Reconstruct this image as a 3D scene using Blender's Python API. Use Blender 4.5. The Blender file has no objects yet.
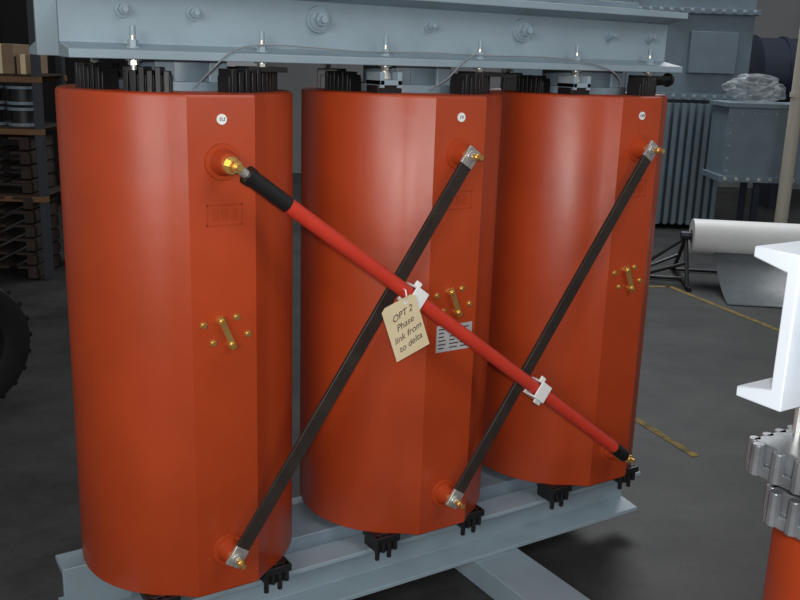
import bpy, bmesh, math, random
from mathutils import Vector, Matrix, noise
random.seed(7)
FLOOR=-2.45      # design units: floor height below eye level
K=0.75           # design unit -> metres
def lin(c):
    return tuple(((v/255)/12.92 if v/255<=.04045 else ((v/255+.055)/1.055)**2.4) for v in c)+(1,)
def pbr(name,col,rough=.5,metal=0,var=.12,scale=6,bump=0.0,bscale=40,coat=0,alpha=1,trans=0,dark=None):
    m=bpy.data.materials.new(name);m.use_nodes=True;nt=m.node_tree;b=nt.nodes['Principled BSDF']
    c=lin(col)
    b.inputs['Roughness'].default_value=rough;b.inputs['Metallic'].default_value=metal
    if coat: b.inputs['Coat Weight'].default_value=coat;b.inputs['Coat Roughness'].default_value=.2
    if trans: b.inputs['Transmission Weight'].default_value=trans
    if alpha<1: b.inputs['Alpha'].default_value=alpha
    tc=nt.nodes.new('ShaderNodeTexCoord')
    n=nt.nodes.new('ShaderNodeTexNoise');n.inputs['Scale'].default_value=scale;n.inputs['Detail'].default_value=6
    nt.links.new(tc.outputs['Object'],n.inputs['Vector'])
    r=nt.nodes.new('ShaderNodeValToRGB')
    d=lin(dark) if dark else tuple(v*(1-var) for v in c[:3])+(1,)
    r.color_ramp.elements[0].color=d;r.color_ramp.elements[0].position=.3
    r.color_ramp.elements[1].color=tuple(min(1,v*(1+var*.5)) for v in c[:3])+(1,);r.color_ramp.elements[1].position=.7
    nt.links.new(n.outputs['Fac'],r.inputs['Fac']);nt.links.new(r.outputs['Color'],b.inputs['Base Color'])
    if bump:
        n2=nt.nodes.new('ShaderNodeTexNoise');n2.inputs['Scale'].default_value=bscale;n2.inputs['Detail'].default_value=3
        nt.links.new(tc.outputs['Object'],n2.inputs['Vector'])
        bp=nt.nodes.new('ShaderNodeBump');bp.inputs['Strength'].default_value=bump;bp.inputs['Distance'].default_value=.02
        nt.links.new(n2.outputs['Fac'],bp.inputs['Height']);nt.links.new(bp.outputs['Normal'],b.inputs['Normal'])
    return m
M={}
M['resin']=pbr('orange_cast_resin',(172,64,27),.38,0,.14,2.5,.08,5)
M['steel']=pbr('blue_grey_painted_steel',(140,158,168),.45,0,.1,5,.03,60)
M['steel2']=pbr('weathered_grey_paint',(114,131,142),.5,0,.12,4)
M['overexposed_steel']=pbr('overexposed_grey_paint',(214,222,230),.4,0,.06,5)  # neighbouring frame: overexposed white put into the base colour
M['black']=pbr('black_rubber',(24,24,26),.45,0,.2,20)
M['bar']=pbr('black_sleeve_bar',(50,44,40),.4,0,.25,14)
M['red']=pbr('red_heatshrink',(204,60,42),.4,0,.1,10)
M['brass']=pbr('brass',(230,196,118),.3,.8,.1,20)
M['zinc']=pbr('zinc_plated',(206,206,200),.35,.7,.15,20)
M['alu']=pbr('ribbed_aluminium',(150,154,158),.3,.7,.35,16)
M['white']=pbr('white_plastic',(236,238,236),.4,0,.04)
M['print']=pbr('black_print',(20,20,24),.6,0,0)
M['ink']=pbr('pen_ink',(70,56,60),.6,0,0)
M['card']=pbr('manila_card',(218,202,164),.75,0,.08,8)
M['plate']=pbr('nameplate_silver',(196,200,200),.4,.2,.1)
M['core']=pbr('core_steel',(124,142,154),.45,.1,.15,8)
M['wire']=pbr('grey_wire',(130,136,140),.5,0,.1)
M['yellow']=pbr('worn_yellow_paint',(134,112,44),.8,0,.5,14,dark=(68,62,44))
M['film']=pbr('white_film_roll',(240,242,240),.45,0,.06,4)
M['sheet']=pbr('grey_plastic_sheet',(110,118,122),.35,0,.15,3,.2,6)
M['navy']=pbr('dark_navy_paint',(40,48,64),.4,0,.2,3)
M['pipe']=pbr('ivory_pipe',(184,178,164),.5,0,.08)
M['wood']=pbr('dark_pallet_wood',(48,35,27),.8,0,.5,9,.2,30)
M['board']=pbr('cardboard',(132,112,88),.8,0,.15,5)
M['orange']=pbr('rack_paint',(108,76,44),.5,0,.15)
M['bag']=pbr('clear_plastic_bag',(176,184,189),.3,0,.1,8,.25,14,alpha=.36)
M['seal']=pbr('rack_post_paint',(42,46,54),.5)
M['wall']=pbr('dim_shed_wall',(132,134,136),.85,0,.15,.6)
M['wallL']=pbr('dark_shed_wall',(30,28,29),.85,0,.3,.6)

class MB:
    def __init__(s): s.v=[];s.f=[];s.m=[];s.mats=[]
    def mi(s,mat):
        if mat not in s.mats: s.mats.append(mat)
        return s.mats.index(mat)
    def add(s,vs,fs,mat):
        o=len(s.v);k=s.mi(mat);s.v+= [Vector(v) for v in vs]
        for f in fs: s.f.append([o+i for i in f]);s.m.append(k)
    def box(s,x0,x1,y0,y1,z0,z1,mat,R=None):
        vs=[(x,y,z) for x in(x0,x1) for y in(y0,y1) for z in(z0,z1)]
        if R is not None: vs=[R@Vector(v) for v in vs]
        s.add(vs,[(0,1,3,2),(4,6,7,5),(0,4,5,1),(2,3,7,6),(0,2,6,4),(1,5,7,3)],mat)
    def cyl(s,p0,p1,r0,r1,mat,n=20,cap=True,rot=0):
        p0=Vector(p0);p1=Vector(p1);d=(p1-p0).normalized()
        a=d.orthogonal().normalized()
        if abs(d.z)<.9:
            a=Vector((0,0,1)).cross(d).normalized()
        b=d.cross(a);vs=[]
        for p,r in((p0,r0),(p1,r1)):
            for i in range(n):
                t=2*math.pi*i/n+rot;vs.append(p+a*r*math.cos(t)+b*r*math.sin(t))
        fs=[(i,(i+1)%n,n+(i+1)%n,n+i) for i in range(n)]
        if cap: fs+=[tuple(range(n-1,-1,-1)),tuple(range(n,2*n))]
        s.add(vs,fs,mat)
    def tube(s,pts,r,mat,n=10):
        pts=[Vector(p) for p in pts];vs=[];L=len(pts)
        up=Vector((0,0,1))
        for k,p in enumerate(pts):
            d=(pts[min(k+1,L-1)]-pts[max(k-1,0)]).normalized()
            a=up.cross(d);a=a.normalized() if a.length>.05 else Vector((1,0,0)).cross(d).normalized()
            b=d.cross(a);rr=r[k] if isinstance(r,(list,tuple)) else r
            for i in range(n):
                t=2*math.pi*i/n;vs.append(p+a*rr*math.cos(t)+b*rr*math.sin(t))
        fs=[(k*n+i,k*n+(i+1)%n,(k+1)*n+(i+1)%n,(k+1)*n+i) for k in range(L-1) for i in range(n)]
        fs+=[tuple(range(n-1,-1,-1)),tuple(range((L-1)*n,L*n))]
        s.add(vs,fs,mat)
    def prism(s,prof,axis,a0,a1,mat,R=None):
        def P(u,v,w):
            q={'x':(w,u,v),'y':(u,w,v),'z':(u,v,w)}[axis];return R@Vector(q) if R is not None else Vector(q)
        n=len(prof);vs=[P(u,v,a0) for u,v in prof]+[P(u,v,a1) for u,v in prof]
        s.add(vs,[(i,(i+1)%n,n+(i+1)%n,n+i) for i in range(n)]+[tuple(range(n-1,-1,-1)),tuple(range(n,2*n))],mat)
    def done(s,name,parent=None,bevel=0,angle=35,origin=None):
        me=bpy.data.meshes.new(name)
        me.from_pydata([tuple(v) for v in s.v],[],s.f)
        for m in s.mats: me.materials.append(M[m])
        for i,p in enumerate(me.polygons): p.material_index=s.m[i]
        bm=bmesh.new();bm.from_mesh(me);bmesh.ops.recalc_face_normals(bm,faces=bm.faces);bm.to_mesh(me);bm.free()
        for p in me.polygons:p.use_smooth=True
        me.set_sharp_from_angle(angle=math.radians(angle))
        ob=bpy.data.objects.new(name,me);bpy.context.scene.collection.objects.link(ob)
        if parent: ob.parent=parent
        if bevel:
            md=ob.modifiers.new('bevel','BEVEL');md.width=bevel;md.segments=2;md.limit_method='ANGLE';md.angle_limit=math.radians(40);md.harden_normals=False
        return ob
def empty(name,loc=(0,0,0),rz=0):
    e=bpy.data.objects.new(name,None);e.location=loc;e.rotation_euler=(0,0,rz);e.empty_display_size=.2
    bpy.context.scene.collection.objects.link(e);return e
def text(name,s,size,mat,mtx,parent,depth=.0012,align='CENTER',shear=0,space=1):
    cu=bpy.data.curves.new(name,'FONT');cu.body=s;cu.size=size;cu.extrude=depth;cu.align_x=align;cu.align_y='CENTER';cu.shear=shear
    cu.space_line=space
    o=bpy.data.objects.new(name+'_c',cu);bpy.context.scene.collection.objects.link(o)
    bpy.context.view_layer.update()
    me=bpy.data.meshes.new_from_object(o.evaluated_get(bpy.context.evaluated_depsgraph_get()))
    me.transform(mtx);bpy.data.objects.remove(o)
    me.materials.clear();me.materials.append(M[mat])
    ob=bpy.data.objects.new(name,me);bpy.context.scene.collection.objects.link(ob);ob.parent=parent
    return ob
RX=Matrix.Rotation(math.pi/2,4,'X')

# ---------------- coil builder ----------------
def coil(mb,cx,cy,R,ztop,zbot,front=-1,mat='resin',pw=.122,sw=.19,protr=None,Ri=.22):
    yp=protr
    outline=[]
    a0=math.asin(sw/R)
    k=90
    for i in range(k+1):
        t=a0+(2*math.pi-2*a0)*i/k
        outline.append((math.sin(t)*R,-math.cos(t)*R))
    L=outline[-1];outline2=[]
    P1=(-pw,yp);P2=(pw,yp)
    for i in range(1,3): outline2.append((L[0]+(P1[0]-L[0])*i/3,L[1]+(P1[1]-L[1])*i/3))
    outline2.append(P1)
    for i in range(1,4): outline2.append((P1[0]+(P2[0]-P1[0])*i/4,yp))
    outline2.append(P2);F=outline[0]
    for i in range(1,3): outline2.append((P2[0]+(F[0]-P2[0])*i/3,P2[1]+(F[1]-P2[1])*i/3))
    pts=outline+outline2
    N=len(pts)
    def ins(p,d):
        l=math.hypot(*p);return (p[0]*(l-d)/l,p[1]*(l-d)/l)
    rings=[]
    b=.014
    inner=[(p[0]*Ri/math.hypot(*p),p[1]*Ri/math.hypot(*p)) for p in pts]
    rings.append((inner,zbot));rings.append(([ins(p,b) for p in pts],zbot))
    rings.append(([ins(p,b*.3) for p in pts],zbot+b*.3));rings.append((pts,zbot+b))
    rings.append((pts,ztop-b));rings.append(([ins(p,b*.3) for p in pts],ztop-b*.3));rings.append(([ins(p,b) for p in pts],ztop))
    rings.append((inner,ztop))
    vs=[];fs=[]
    for pl,z in rings:
        for p in pl: vs.append((cx+p[0],cy+p[1],z))
    m=len(rings)
    for r in range(m):
        r2=(r+1)%m
        for i in range(N):
            j=(i+1)%N;fs.append((r*N+i,r*N+j,r2*N+j,r2*N+i))
    mb.add(vs,fs,mat)

def ribbed(mb,cx,cy,z0,z1,w,dep,mat,n=8,base=.35):
    """block with vertical ribs on the front and a stepped top"""
    h=z1-z0
    mb.box(cx-w/2,cx+w/2,cy-dep/2+.012,cy+dep/2,z0,z0+h*base,mat)
    mb.box(cx-w/2+.01,cx+w/2-.01,cy-dep/2+.022,cy+dep/2,z0+h*base,z1,mat)
    for i in range(n):
        x=cx-w/2+w*(i+.5)/n
        rr=w/n*.36
        mb.cyl((x,cy-dep/2+.012,z0+.004),(x,cy-dep/2+.012,z1+.004*(i%2)),rr,rr*.9,mat,10)
        mb.cyl((x,cy+dep/2,z0+.004),(x,cy+dep/2,z1),rr,rr*.9,mat,10)
    m=max(2,int(n*dep/w))
    for i in range(m):
        y=cy-dep/2+.012+(dep-.012)*(i+.5)/m
        rr=w/n*.36
        for x in(cx-w/2,cx+w/2): mb.cyl((x,y,z0+.004),(x,y,z1),rr,rr*.9,mat,10)

def bolt(mb,p,axis,r,h,mat,shaft=0,washer=True):
    p=Vector(p);a=Vector(axis).normalized()
    if washer: mb.cyl(p,p+a*h*.25,r*1.5,r*1.5,mat,20)
    mb.cyl(p+a*h*.25,p+a*h,r,r,mat,6)
    if shaft: mb.cyl(p+a*h,p+a*(h+shaft),r*.55,r*.55,mat,12)

# ---------------- main transformer ----------------
CY=.440;RC=.432
tr=empty('dry_type_transformer',(1,CY,0))
bpy.context.view_layer.update()
TR0=Vector((1,CY,0))
def fin(mb,name,bevel=0,angle=35):
    for i,v in enumerate(mb.v): mb.v[i]=v-TR0
    return mb.done(name,tr,bevel,angle)
ZT,ZB=-.141,-2.022
for i in range(3):
    mb=MB();coil(mb,i,CY,RC,ZT,ZB,-1,'resin',.122,.192,-CY-.002,.25)
    for z in(-.369,-1.845):
        mb.cyl((i,.01,z),(i,-.010,z),.068,.062,'resin',32)
        mb.cyl((i,-.008,z),(i,-.062,z),.048,.034,'resin',32)
    # embossed plain panel mark
    x0,x1,z0,z1=i-.06,i+.07,-.59,-.515
    t=.004
    for a in((x0,x1,z1-t,z1),(x0,x1,z0,z0+t),(x0,x0+t,z0,z1),(x1-t,x1,z0,z1)):
        mb.box(a[0],a[1],-.0045,.004,a[2],a[3],'resin')
    for k in range(3):
        xx=x0+.02+k*.034
        mb.box(xx,xx+.022,-.004,.004,z0+.018,z1-.018,'resin')
    fin(mb,'coil_%d'%(i+1),0,28)
    mb=MB();mb.cyl((i,CY,ZB-.02),(i,CY,ZT+.03),.235,.235,'core',40);mb.cyl((i,CY,ZB-.1),(i,CY,.0),.17,.17,'core',32)
    fin(mb,'inner_winding_%d'%(i+1))
    mb=MB()
    for z in(-.369,-1.845):
        mb.cyl((i,-.06,z),(i,-.07,z),.026,.026,'brass',24)
        mb.cyl((i,-.07,z),(i,-.15,z),.010,.010,'brass',16)
    # tap changer studs
    zc=-.978
    for dx,dz in((-.08,.035),(.045,.052),(-.045,-.035),(.088,-.017)):
        mb.cyl((i+dx,.004,zc+dz),(i+dx,-.006,zc+dz),.013,.013,'brass',20)
        mb.cyl((i+dx,-.004,zc+dz),(i+dx,-.012,zc+dz),.008,.007,'brass',16)
    a=Vector((i-.018,-.022,zc+.046));b=Vector((i+.020,-.022,zc-.044));d=b-a
    R=Matrix.Translation((a+b)/2)@Matrix.Rotation(math.atan2(d.x,d.z),4,'Y')
    L=d.length
    mb.box(-.011,.011,-.005,.005,-L/2-.018,L/2+.018,'brass',R)
    for q in(a,b):
        mb.cyl(q+Vector((0,.025,0)),q,.014,.014,'brass',16);mb.cyl(q,q-Vector((0,.014,0)),.010,.009,'brass',16)
    fin(mb,'terminals_%d'%(i+1),0)
    mb=MB();mb.cyl((i,.003,-.225),(i,-.006,-.225),.018,.018,'white',28);fin(mb,'phase_marker_%d'%(i+1))
    text('phase_text_%d'%(i+1),'1'+'UVW'[i],.019,'print',Matrix.Translation(Vector((i,-.007,-.225))-TR0)@RX,tr,.0006)

def channel(mb,x0,x1,yweb,ytip,z0,z1,mat,t=.022,tw=.02):
    s=1 if ytip>yweb else -1
    prof=[(yweb,z0),(ytip,z0),(ytip,z0+t*.8),(yweb+s*tw,z0+t*1.4),(yweb+s*tw,z1-t*1.4),(ytip,z1-t*.8),(ytip,z1),(yweb,z1)]
    mb.prism(prof,'x',x0,x1,mat)
mb=MB();channel(mb,-.46,2.385,.27,.13,-.036,.24,'steel',.036)
fin(mb,'upper_beam_front',.003)
mb=MB();channel(mb,-.46,2.385,.60,.74,-.036,.24,'steel',.036);fin(mb,'upper_beam_rear',.003)
mb=MB();channel(mb,-.49,2.385,.27,.13,-2.33,-2.105,'steel',.026)
fin(mb,'base_beam_front',.003)
mb=MB();channel(mb,-.49,2.385,.60,.74,-2.33,-2.105,'steel',.026);fin(mb,'base_beam_rear',.003)
mb=MB()
mb.box(-.22,2.22,.29,.58,-.03,.28,'core');mb.box(-.22,2.22,.29,.58,-2.3,-2.05,'core')
for x in(-.3,.5,1.5,2.3):
    mb.box(x-.05,x+.05,.275,.595,-.025,.2,'steel')
for x in(-.1,.1,.9,1.1,1.9,2.1):
    mb.box(x-.035,x+.035,.272,.29,ZT-.3,.05,'steel')
fin(mb,'core_yokes',.004)
mb=MB()
for x in(.43,1.43):
    prof=[(x-.13,FLOOR),(x-.13,-2.331),(x+.13,-2.331),(x+.13,FLOOR),(x+.112,FLOOR),(x+.112,-2.35),(x-.112,-2.35),(x-.112,FLOOR)]
    mb.prism(prof,'y',-.62,1.5,'steel')
fin(mb,'skid_rails',.003)
mb=MB()
for x in(-.25,0,1.0,2.0,2.26):
    bolt(mb,(x,.25,.125),(0,-1,0),.018,.028,'steel',.015)
for x in(.49,1.48):
    mb.cyl((x,.25,.125),(x,.235,.125),.05,.048,'steel',32)
    bolt(mb,(x,.235,.125),(0,-1,0),.026,.03,'steel',.02)
bx=[-.235,.235,.76,1.22,1.76,2.22]
for x in bx:
    for y in(.19,.68):
        bolt(mb,(x,y,-.003),(0,0,1),.018,.03,'steel',.045)
        mb.cyl((x,y,-.1),(x,y,.04),.011,.011,'zinc',12)
        bolt(mb,(x,y,-.036),(0,0,-1),.018,.02,'zinc',0)
fin(mb,'frame_bolts')
mb=MB()
def arc_pad(mb,i,a0,a1,R0,z0,z1,n,mat='black'):
    for k in range(n):
        t=math.radians(a0+(a1-a0)*(k+.5)/n)
        x=i+math.sin(t)*R0;y=CY-math.cos(t)*R0
        w=math.radians(a1-a0)/n*R0
        R=Matrix.Translation((x,y,0))@Matrix.Rotation(t,4,'Z')
        top=z1-(.012 if k%2 else 0)
        mb.box(-w*.36,w*.36,-.035,.05,z0,top,mat,R)
        mb.box(-w*.5,w*.5,-.022,.05,z0,z0+(z1-z0)*.7,mat,R)
for i in range(3):
    arc_pad(mb,i,10,62 if i<2 else 50,.34,ZT-.002,-.06,11)
    mb.box(i+.16,i+.31,.13,.26,-.07,-.052,'black')
    if i==0:
        arc_pad(mb,i,-48,-22,.34,ZT-.002,-.06,6);arc_pad(mb,i,-88,-62,.34,ZT-.002,-.055,6)
    for a,b2 in((115,150),(210,245)):
        arc_pad(mb,i,a,b2,.33,ZT-.002,-.06,7)
    if i>0:
        arc_pad(mb,i,-88,-66,.35,ZT-.002,-.065,6)
mb.cyl((2.27,.2,-.08),(2.36,.2,-.07),.02,.025,'black',12);mb.cyl((2.36,.2,-.07),(2.38,.2,-.07),.035,.03,'black',12)
fin(mb,'top_pads',.002)
mb=MB()
for x in(.76,1.76):
    mb.box(x-.055,x+.055,.15,.24,ZT-.002,ZT+.03,'black')
    mb.box(x-.05,x-.03,.14,.25,ZT+.02,-.06,'steel');mb.box(x+.03,x+.05,.14,.25,ZT+.02,-.06,'steel')
    mb.box(x-.05,x+.05,.14,.25,ZT+.03,ZT+.05,'steel');mb.cyl((x,.19,-.09),(x,.19,-.055),.026,.02,'zinc',14)
fin(mb,'clamp_brackets',.002)
mb=MB()
for x in bx:
    for y in(.13,.70):
        mb.box(x-.045,x+.045,y-.05,y+.06,-2.104,-2.018,'black')
        mb.box(x-.06,x+.06,y-.075,y+.05,-2.05,-2.02,'black')
        for k in range(4):
            xx=x-.045+.03*k
            mb.cyl((xx,y-.055,-2.10 if k%2 else -2.13),(xx,y-.055,-2.02),.011,.011,'black',8)
fin(mb,'bottom_pads',.002)
def flat_bar(name,a,b):
    mb=MB();a=Vector(a);b=Vector(b);d=b-a;L=d.length;ang=math.atan2(d.x,d.z)
    R=Matrix.Translation((a+b)/2)@Matrix.Rotation(ang,4,'Y')
    mb.box(-.027,.027,-.008,.008,-L/2+.04,L/2-.04,'bar',R)
    for s in(-1,1):
        z=s*L/2
        mb.box(-.03,.03,-.009,.005,min(z-s*.045,z+s*.032),max(z-s*.045,z+s*.032),'zinc',R)
    for q in(a,b):
        mb.cyl(q-Vector((0,.008,0)),q-Vector((0,.013,0)),.022,.022,'zinc',20)
        bolt(mb,q-Vector((0,.010,0)),(0,-1,0),.016,.018,'zinc',.0,False)
        mb.cyl(q-Vector((0,.025,0)),q-Vector((0,.05,0)),.014,.014,'brass',14)
        mb.cyl(q-Vector((0,.05,0)),q-Vector((0,.066,0)),.009,.008,'brass',14)
    fin(mb,name,.002)
flat_bar('link_bar_1',(0,-.078,-1.845),(1,-.078,-.369))
flat_bar('link_bar_2',(1,-.078,-1.845),(2,-.078,-.369))
mb=MB()
A=Vector((0,-.125,-.372));B=Vector((2,-.122,-1.845));C=(A+B)/2
def rp(t): return A.lerp(B,t)+Vector((0,-.012*math.sin(math.pi*t),.004*math.sin(math.pi*t)))
def seg(t0,t1,r,mat,n=24): mb.tube([rp(t0+(t1-t0)*k/10) for k in range(11)],r,mat,n)
seg(.008,.03,.016,'zinc');seg(.02,.094,.030,'black');seg(.090,.95,.0285,'red');seg(.945,.985,.030,'black')
mb.tube([rp(.018),rp(.028)],[.034,.033],'black',24)
for q in(A,B):
    mb.cyl(q+Vector((0,.05,0)),q+Vector((0,.035,0)),.03,.03,'brass',24)
    mb.cyl(q+Vector((0,.035,0)),q+Vector((0,-.015,0)),.021,.021,'brass',6)
    mb.cyl(q+Vector((0,-.015,0)),q+Vector((0,-.04,0)),.012,.010,'brass',16)
fin(mb,'red_link_rod')
mb=MB()
d=(B-A).normalized();ang=math.atan2(d.x,d.z)
for t in(.358,.692):
    q=rp(t)
    R=Matrix.Translation(q)@Matrix.Rotation(ang,4,'Y')
    mb.box(-.036,.036,-.038,-.031,-.034,.034,'white',R);mb.box(-.040,-.031,-.038,.04,-.034,.034,'white',R);mb.box(.031,.040,-.038,.04,-.034,.034,'white',R)
    mb.box(-.036,.036,.031,.038,-.034,.034,'white',R)
    mb.box(-.060,-.034,-.018,-.008,-.035,-.005,'white',R);mb.box(.034,.056,-.018,-.008,.0,.04,'white',R)
fin(mb,'white_clips',.003)
mb=MB();mb.box(.925,1.105,-.005,.003,-1.19,-1.075,'plate')
for k in range(6):
    z=-1.09-.0165*k
    for j in range(3):
        x=.935+.055*j;mb.box(x,x+random.uniform(.025,.05),-.0058,-.003,z-.0035,z+.001,'print')
fin(mb,'rating_nameplate')
def wire(mb,pts,r,mat):
    P=[]
    for k in range(len(pts)-1):
        for j in range(6): P.append(Vector(pts[k]).lerp(Vector(pts[k+1]),j/6))
    P.append(Vector(pts[-1]))
    for _ in range(8): P=[P[0]]+[(P[k-1]+P[k]*2+P[k+1])/4 for k in range(1,len(P)-1)]+[P[-1]]
    mb.tube(P,r,mat,6)
mb=MB()
wire(mb,[(-.02,.2,-.13),(.03,.12,-.05),(.1,.115,.015),(.25,.11,.03),(.6,.12,.01),(.9,.12,.02),(1.2,.12,.012),(1.5,.12,.02),(1.8,.12,-.0),(1.97,.12,-.05),(2.05,.2,-.13)],.003,'wire')
wire(mb,[(.98,.2,-.13),(1.02,.12,-.08),(1.08,.115,-.01),(1.15,.12,.02)],.003,'wire')
fin(mb,'sensor_wire')
# tag
tg=empty('paper_tag',(.655,-.185,-1.0))
mb=MB()
R=Matrix.Rotation(math.radians(-20),4,'Y')
mb.prism([(-.078,-.11),(.078,-.11),(.078,.105),(.06,.118),(-.06,.118),(-.078,.105)],'y',-.001,.001,'card',R)
mb.cyl(R@Vector((0.03,-.0015,.1)),R@Vector((0.03,.0015,.1)),.008,.008,'white',16)
ring=[R@Vector((0.03,-.002,.1))]
for q in((.035,-.012,.125),(.045,.0,.145),(.05,.02,.14)): ring.append(R@Vector(q))
mb.tube(ring,.003,'white',6)
mb.done('tag_card',tg,0)
for k,s in enumerate(['OPT 2','Phase','link from','to delta']):
    text('tag_writing_%d'%k,s,.036,'ink',R@Matrix.Translation((0,-.0015,.062-.042*k))@Matrix.Rotation(math.radians(-8),4,'Y')@RX,tg,.0003,shear=.4)

# ---------------- second transformer, right foreground ----------------
t2=empty('neighbouring_transformer',(.73,-2.28,0));O2=Vector((.73,-2.28,0))
def fin2(mb,name,bevel=0):
    for i,v in enumerate(mb.v): mb.v[i]=v-O2
    return mb.done(name,t2,bevel)
mb=MB();channel(mb,.258,2.6,-2.07,-1.97,-.612,-.318,'overexposed_steel',.026,.026);channel(mb,.258,2.6,-2.49,-2.59,-.612,-.318,'overexposed_steel',.026,.026)
mb.box(.285,.31,-2.47,-2.09,-.58,-.34,'overexposed_steel')
mb.cyl((.287,-2.2,-.47),(.27,-2.2,-.47),.045,.045,'navy',28)
fin2(mb,'upper_frame',.003)
for j in range(3):
    mb=MB();coil(mb,.73+.92*j,-2.28,.42,-.85,-2.2,-1,'resin',.12,.19,-.42,.2);fin2(mb,'coil_%d'%(j+1))
mb=MB()
for j in range(3):
    for x in(.37,.95):
        X=x+.92*j
        ribbed(mb,X,-2.09,-.75,-.685,.23,.15,'alu',6);ribbed(mb,X+.02,-2.12,-.848,-.775,.22,.14,'alu',6)
        mb.cyl((X,-2.04,-.79),(X,-2.04,-.57),.012,.012,'zinc',10)
mb.box(.33,2.55,-2.46,-2.1,-.62,-.36,'core')
for j in range(3): mb.cyl((.73+.92*j,-2.28,-2.2),(.73+.92*j,-2.28,-.6),.15,.15,'core',24)
fin2(mb,'core_and_pads',.002)
mb=MB();channel(mb,.3,2.6,-2.09,-1.98,-2.42,-2.2,'overexposed_steel');channel(mb,.3,2.6,-2.47,-2.58,-2.42,-2.2,'overexposed_steel')
for x in(.8,2.1): mb.box(x-.1,x+.1,-2.75,-1.8,FLOOR,-2.42,'overexposed_steel')
fin2(mb,'base_frame',.003)

# ---------------- surroundings : shed axis rotated -32.5 deg ----------------
YAW=-.5678
def G(X,D,z=0): return (-1.208+X*.8431+D*.5378,-3.058-X*.5378+D*.8431,z)
tk=empty('oil_filled_transformer',G(4.2,14.9,FLOOR),YAW)
mb=MB();z0=-FLOOR
mb.box(-2.6,.95,-.3,1.6,z0-.4,z0+1.6,'steel2')
mb.box(-2.6,1.0,-.4,1.7,z0-.5,z0-.4,'steel2')
mb.box(-2.6,1.0,-.4,1.7,z0+.75,z0+.83,'steel2')
mb.box(-.9,-.82,-.34,-.28,z0-.4,z0+1.6,'steel2')
mb.box(.0,.7,-.42,-.3,z0-.1,z0+.5,'steel2')
for k in range(23):
    x=-2.5+k*.155
    bolt(mb,(x,-.4,z0-.45),(0,-1,0),.022,.03,'steel',0);bolt(mb,(x,-.4,z0+.79),(0,-1,0),.022,.03,'steel',0)
mb.box(-2.4,.75,-.1,1.4,.15,z0-.5,'steel2')
for x in(-2.2,.4): mb.box(x-.1,x+.1,-.2,1.5,0,.15,'navy')
fo=mb.done('tank_body',tk,.01)
mb=MB()
mb.box(-2.25,.6,-.46,-.1,.08,z0-.55,'steel2')
for k in range(24):
    x=-2.2+k*.118
    mb.box(x,x+.06,-.6,-.4,.08,z0-.55,'steel2')
mb.done('radiator_fins',tk,0)
bx2=empty('switchgear_cable_box',G(5.6,13.2,FLOOR),YAW)
mb=MB()
mb.box(-1.25,1.3,-.3,.4,z0-1.5,z0-.5,'steel2');mb.box(-1.3,1.35,-.36,.42,z0-.52,z0-.46,'steel2');mb.box(-1.3,1.35,-.36,.42,z0-1.52,z0-1.44,'steel2')
for k in range(17):
    x=-1.22+.155*k
    bolt(mb,(x,-.36,z0-1.48),(0,-1,0),.018,.02,'zinc',0);bolt(mb,(x,-.3,z0-.6),(0,-1,0),.014,.02,'steel',0)
for k in range(5): bolt(mb,(-1.2,-.3,z0-.7-.17*k),(0,-1,0),.014,.02,'steel',0)
for x in(-.7,.9):
    mb.box(x-.04,x+.04,-.2,-.12,0,z0-1.5,'navy');mb.box(x-.04,x+.04,.3,.38,0,z0-1.5,'navy')
mb.box(-.74,.94,-.18,-.14,.25,.33,'navy')
mb.done('box_body',bx2,.008)
bm=bmesh.new();bmesh.ops.create_icosphere(bm,subdivisions=5,radius=1)
for v in bm.verts:
    n=noise.fractal(v.co*1.3,.9,2,2);n2=abs(noise.noise(v.co*2.4))
    v.co*=1+.3*n-.4*n2
    v.co.x*=.44;v.co.y*=.22;v.co.z*=.2
mn=min(v.co.z for v in bm.verts)
for v in bm.verts: v.co.z=max(v.co.z-mn,.03)-.03
me=bpy.data.meshes.new('plastic_bag');bm.to_mesh(me);bm.free();me.materials.append(M['bag'])
for p in me.polygons:p.use_smooth=True
ob=bpy.data.objects.new('plastic_bag',me);bpy.context.scene.collection.objects.link(ob);ob.location=G(4.8,13.2,-.458);ob.rotation_euler=(0,0,YAW)
mb=MB();mb.cyl((0,0,0),(0,0,3.6),.085,.085,'pipe',24);mb.cyl((0,0,0),(0,0,.03),.16,.16,'pipe',24)
mb.cyl((0,0,2.1),(0,0,2.16),.10,.10,'pipe',24)
for k in range(4): mb.cyl((.12*math.cos(k*1.57),.12*math.sin(k*1.57),.03),(.12*math.cos(k*1.57),.12*math.sin(k*1.57),.05),.02,.02,'zinc',6)
o=mb.done('vertical_pipe');o.location=G(5.08,12.5,FLOOR)
mb=MB();mb.cyl((-1.8,0,2.35),(1.8,0,2.35),.62,.62,'navy',40)
mb.cyl((-1.86,0,2.35),(-1.8,0,2.35),.5,.66,'navy',40)
for x in(-1.3,0,1.3): mb.cyl((x-.03,0,2.35),(x+.03,0,2.35),.65,.65,'navy',40)
for x in(-1.2,1.2): mb.box(x-.12,x+.12,-.4,.4,0,1.9,'navy')
o=mb.done('dark_storage_vessel');o.location=G(7.9,17.2,FLOOR);o.rotation_euler=(0,0,YAW)
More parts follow.
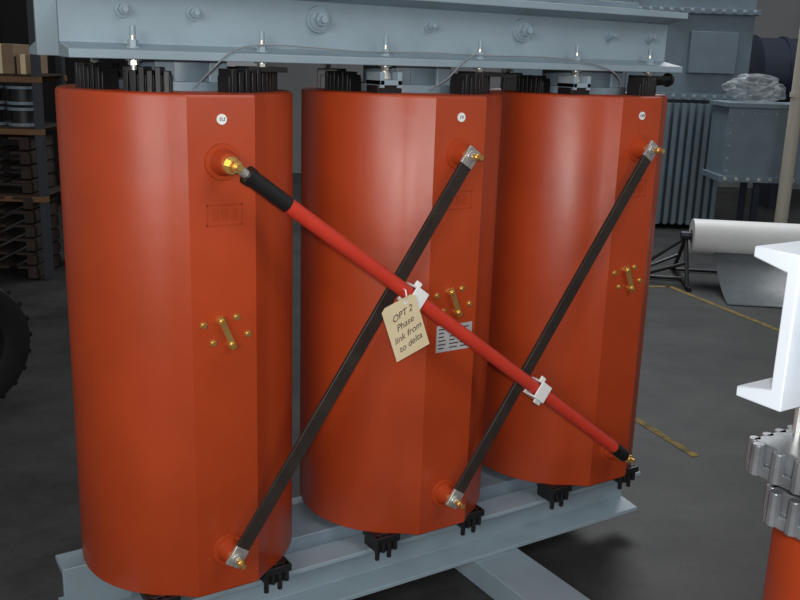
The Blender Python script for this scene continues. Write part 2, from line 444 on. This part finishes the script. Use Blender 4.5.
# film roll and stand
e=empty('plastic_film_roll',G(4.55,10.6,FLOOR),YAW-.12)
mb=MB();L0,L1=-1.2,1.6
mb.cyl((L0,0,.54),(L1,0,.54),.2,.2,'film',40);mb.cyl((L0-.12,0,.54),(L1+.12,0,.54),.05,.05,'navy',20)
mb.cyl((L0-.004,0,.54),(L0+.01,0,.54),.08,.08,'board',24)
mb.done('roll',e)
mb=MB();prof=[]
for k in range(13):
    t=k/12;y=-.12-.95*t**1.2;z=.38*(1-t)**1.5+.012
    prof.append((y,z))
N=len(prof);vs=[(x,y,z) for x in(L0+.25,L1-.05) for y,z in prof];fs=[(k,k+1,N+k+1,N+k) for k in range(N-1)]
mb.add(vs,fs,'sheet');so=mb.done('hanging_sheet',e)
so.modifiers.new('s','SOLIDIFY').thickness=.006
mb=MB()
for x in(L0-.06,L1+.1):
    for y in(-.5,.5):
        mb.tube([(x,0,.52),(x-.02,y,.03)],.024,'black',8)
        mb.tube([(x-.0,y*.5,.27),(x-.6 if x<0 else x+.4,y*.2,.03)],.02,'black',8)
    mb.tube([(x,-.55,.025),(x,.55,.025)],.025,'black',8)
    mb.tube([(x,0,.03),(x-.65 if x<0 else x+.45,0,.03)],.022,'black',8)
    mb.tube([(x,0,.52),(x-.65 if x<0 else x+.45,0,.03)],.022,'black',8)
mb.tube([(L0-.12,.5,.03),(L1+.1,.5,.03)],.02,'black',8)
mb.done('roll_stand',e)
# left storage rack
rk=empty('storage_rack',G(-4.85,10.2,FLOOR),YAW)
mb=MB()
for x in(-1.1,1.05):
    for y in(-.35,.35): mb.box(x-.04,x+.04,y-.04,y+.04,0,3.6,'seal')
for z in(.9,1.6,2.13,3.0):
    mb.box(-1.15,1.1,-.4,-.33,z-.06,z,'orange');mb.box(-1.15,1.1,.33,.4,z-.06,z,'orange');mb.box(-1.12,1.08,-.38,.38,z,z+.02,'wood')
mb.done('rack_frame',rk,.004)
mb=MB()
for x,w,h in((-.9,.35,.3),(-.5,.3,.2),(-.1,.34,.34),(.3,.3,.26),(.66,.3,.30),(.9,.14,.2)):
    mb.box(x-w/2,x+w/2,-.3,.2,2.15,2.15+h,'board')
    mb.box(x-.03,x+.03,-.302,.202,2.15,2.151+h,'card')
for x,w,h in((.3,.5,.4),(-.5,.6,.3)): mb.box(x-w/2,x+w/2,-.3,.2,3.02,3.02+h,'board')
mb.done('cardboard_boxes',rk,.008)
mb=MB()
for x in(-.9,-.55,-.2,.15,.5,.82):
    r=.15+.02*math.sin(x*9)
    for z in(1.62,1.84):
        mb.cyl((x,-.15,z),(x,-.15,z+.03),r,r,'steel2',24);mb.cyl((x,-.15,z+.03),(x,-.15,z+.16),r*.8,r*.8,'black',24);mb.cyl((x,-.15,z+.16),(x,-.15,z+.19),r,r,'steel2',24)
mb.done('wire_spools',rk)
mb=MB()
for s in range(10):
    z=.02+.15*s if s<6 else .94+.15*(s-6)
    for k in range(7): mb.box(-1+k*.29,-1+k*.29+.2,-.42,.3,z+.1,z+.125,'wood')
    for x in(-.98,-.05,.85): mb.box(x,x+.1,-.42,.3,z,z+.1,'wood')
mb.done('stacked_pallets',rk,.003)
mb=MB();mb.cyl((0,0,0),(0,0,1.0),.24,.24,'steel2',28)
for z in(.0,.33,.66,.97): mb.cyl((0,0,z),(0,0,z+.03),.255,.255,'steel2',28)
o=mb.done('steel_drum');o.location=G(-3.45,10.8,FLOOR)
# tyre
mb=MB();n=48;prof=[(.26,-.1),(.36,-.13),(.44,-.12),(.46,-.06),(.46,.06),(.44,.12),(.36,.13),(.26,.1)]
vs=[];fs=[];m_=len(prof)
for i in range(n):
    t=2*math.pi*i/n
    for r_,y in prof: vs.append((r_*math.cos(t),y,r_*math.sin(t)))
for i in range(n):
    for j in range(m_):
        fs.append((i*m_+j,i*m_+(j+1)%m_,((i+1)%n)*m_+(j+1)%m_,((i+1)%n)*m_+j))
mb.add(vs,fs,'black')
for i in range(n):
    t=2*math.pi*i/n
    if i%2==0: mb.box(.45,.475,-.09,.09,-.015,.015,'black',Matrix.Rotation(t,4,'Y'))
mb.cyl((0,-.05,0),(0,.05,0),.265,.265,'black',32);mb.cyl((0,-.08,0),(0,.08,0),.08,.08,'seal',20)
o=mb.done('rubber_tyre');o.location=G(-2.95,6.0,FLOOR+.475);o.rotation_euler=(0,0,YAW+.9)
# floor lines
mb=MB()
def fl(a,b,w=.05):
    a=Vector((*a,0));b=Vector((*b,0));d=(b-a).normalized();q=Vector((-d.y,d.x,0))*w/2
    mb.add([a-q,b-q,b+q,a+q],[(0,1,2,3)],'yellow')
fl((3.66,1.6),(3.47,.65),.06);fl((3.64,1.58),(2.6,1.85));fl((7.0,4.1),(6.55,2.2),.07);fl((7.0,4.1),(5.6,4.6),.06)
o=mb.done('floor_marking_line');o.location=(0,0,FLOOR+.003)
# ---------------- shell ----------------
fm=bpy.data.materials.new('stained_concrete_floor');fm.use_nodes=True;nt=fm.node_tree;b=nt.nodes['Principled BSDF']
tc=nt.nodes.new('ShaderNodeTexCoord')
n1=nt.nodes.new('ShaderNodeTexNoise');n1.inputs['Scale'].default_value=1.1;n1.inputs['Detail'].default_value=12;n1.inputs['Roughness'].default_value=.7
n2=nt.nodes.new('ShaderNodeTexNoise');n2.inputs['Scale'].default_value=34;n2.inputs['Detail'].default_value=6;n2.inputs['Roughness'].default_value=.7
nt.links.new(tc.outputs['Object'],n1.inputs['Vector']);nt.links.new(tc.outputs['Object'],n2.inputs['Vector'])
r=nt.nodes.new('ShaderNodeValToRGB');r.color_ramp.elements[0].color=lin((42,42,43));r.color_ramp.elements[1].color=lin((86,86,85));r.color_ramp.elements[0].position=.32;r.color_ramp.elements[1].position=.7
mx=nt.nodes.new('ShaderNodeMixRGB');mx.blend_type='MULTIPLY';mx.inputs['Fac'].default_value=.6
nt.links.new(n1.outputs['Fac'],r.inputs['Fac']);nt.links.new(r.outputs['Color'],mx.inputs['Color1']);nt.links.new(n2.outputs['Fac'],mx.inputs['Color2'])
nt.links.new(mx.outputs['Color'],b.inputs['Base Color']);b.inputs['Roughness'].default_value=.55;b.inputs['Specular IOR Level'].default_value=.35
M['floor']=fm
mb=MB();mb.box(-14,16,-6,20,-.1,0,'floor');o=mb.done('floor');o.location=G(0,0,FLOOR);o.rotation_euler=(0,0,YAW)
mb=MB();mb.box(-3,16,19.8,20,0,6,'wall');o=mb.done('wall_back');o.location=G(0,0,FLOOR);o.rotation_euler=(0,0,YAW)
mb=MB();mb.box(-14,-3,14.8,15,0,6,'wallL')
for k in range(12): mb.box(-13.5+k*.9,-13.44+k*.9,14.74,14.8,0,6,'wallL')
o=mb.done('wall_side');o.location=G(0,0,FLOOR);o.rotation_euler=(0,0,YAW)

# ---------------- lights ----------------
def area(name,loc,tgt,size,power,col=(1,1,1),sy=None):
    l=bpy.data.lights.new(name,'AREA');l.size=size*K;l.energy=power*K*K;l.color=col
    if sy: l.shape='RECTANGLE';l.size_y=sy*K
    o=bpy.data.objects.new(name,l);bpy.context.scene.collection.objects.link(o)
    o.location=loc;d=Vector(tgt)-Vector(loc);o.rotation_euler=d.to_track_quat('-Z','Y').to_euler();return o
area('added_key_area',(-6.5,-6.0,2.2),(1,0,-1),3.5,310,(1,.98,.96),3)  # key area lamp added left behind the camera, no doorway modelled
area('added_fill_far',(9,7,5.5),(7.5,5,-2),5,500,(.96,.98,1))  # unseen overhead area lamp, added to brighten the background
area('added_fill_near',(2.5,-5.5,4.5),(1,0,-1.2),3,150,(.96,.98,1))  # overhead area lamp added for highlights and the near frame, no roof fitting
area('camera_flash_lamp',(-1.35,-3.3,.18),(.9,0,-.9),.12,56,(1,.99,.97))
w=bpy.data.worlds.new('world');bpy.context.scene.world=w;w.use_nodes=True
bg=w.node_tree.nodes['Background'];bg.inputs[0].default_value=(.7,.71,.73,1);bg.inputs[1].default_value=.25

# ---------------- camera ----------------
f_,yaw,pit,roll=937.4784,.5678,.2541,.0321
fw=Vector((math.sin(yaw)*math.cos(pit),math.cos(yaw)*math.cos(pit),-math.sin(pit)))
r0=Vector((math.cos(yaw),-math.sin(yaw),0));u0=r0.cross(fw)
rr=r0*math.cos(roll)+u0*math.sin(roll);uu=-r0*math.sin(roll)+u0*math.cos(roll)
cd=bpy.data.cameras.new('camera');co=bpy.data.objects.new('camera',cd);bpy.context.scene.collection.objects.link(co)
mt=Matrix((rr,uu,-fw)).transposed().to_4x4();mt.translation=Vector((-1.2084,-3.0584,0));co.matrix_world=mt
cd.sensor_width=36;cd.lens=f_*36/800;cd.clip_end=200;cd.clip_start=.05
bpy.context.scene.camera=co
bpy.context.view_layer.update()
S=Matrix.Scale(K,4)@Matrix.Translation((0,0,-FLOOR))
for o in list(bpy.context.scene.objects):
    if o.parent is None:
        if o.type in('CAMERA','LIGHT'): o.location=S@o.location
        else: o.matrix_world=S@o.matrix_world
bpy.context.scene.view_settings.view_transform='Standard'
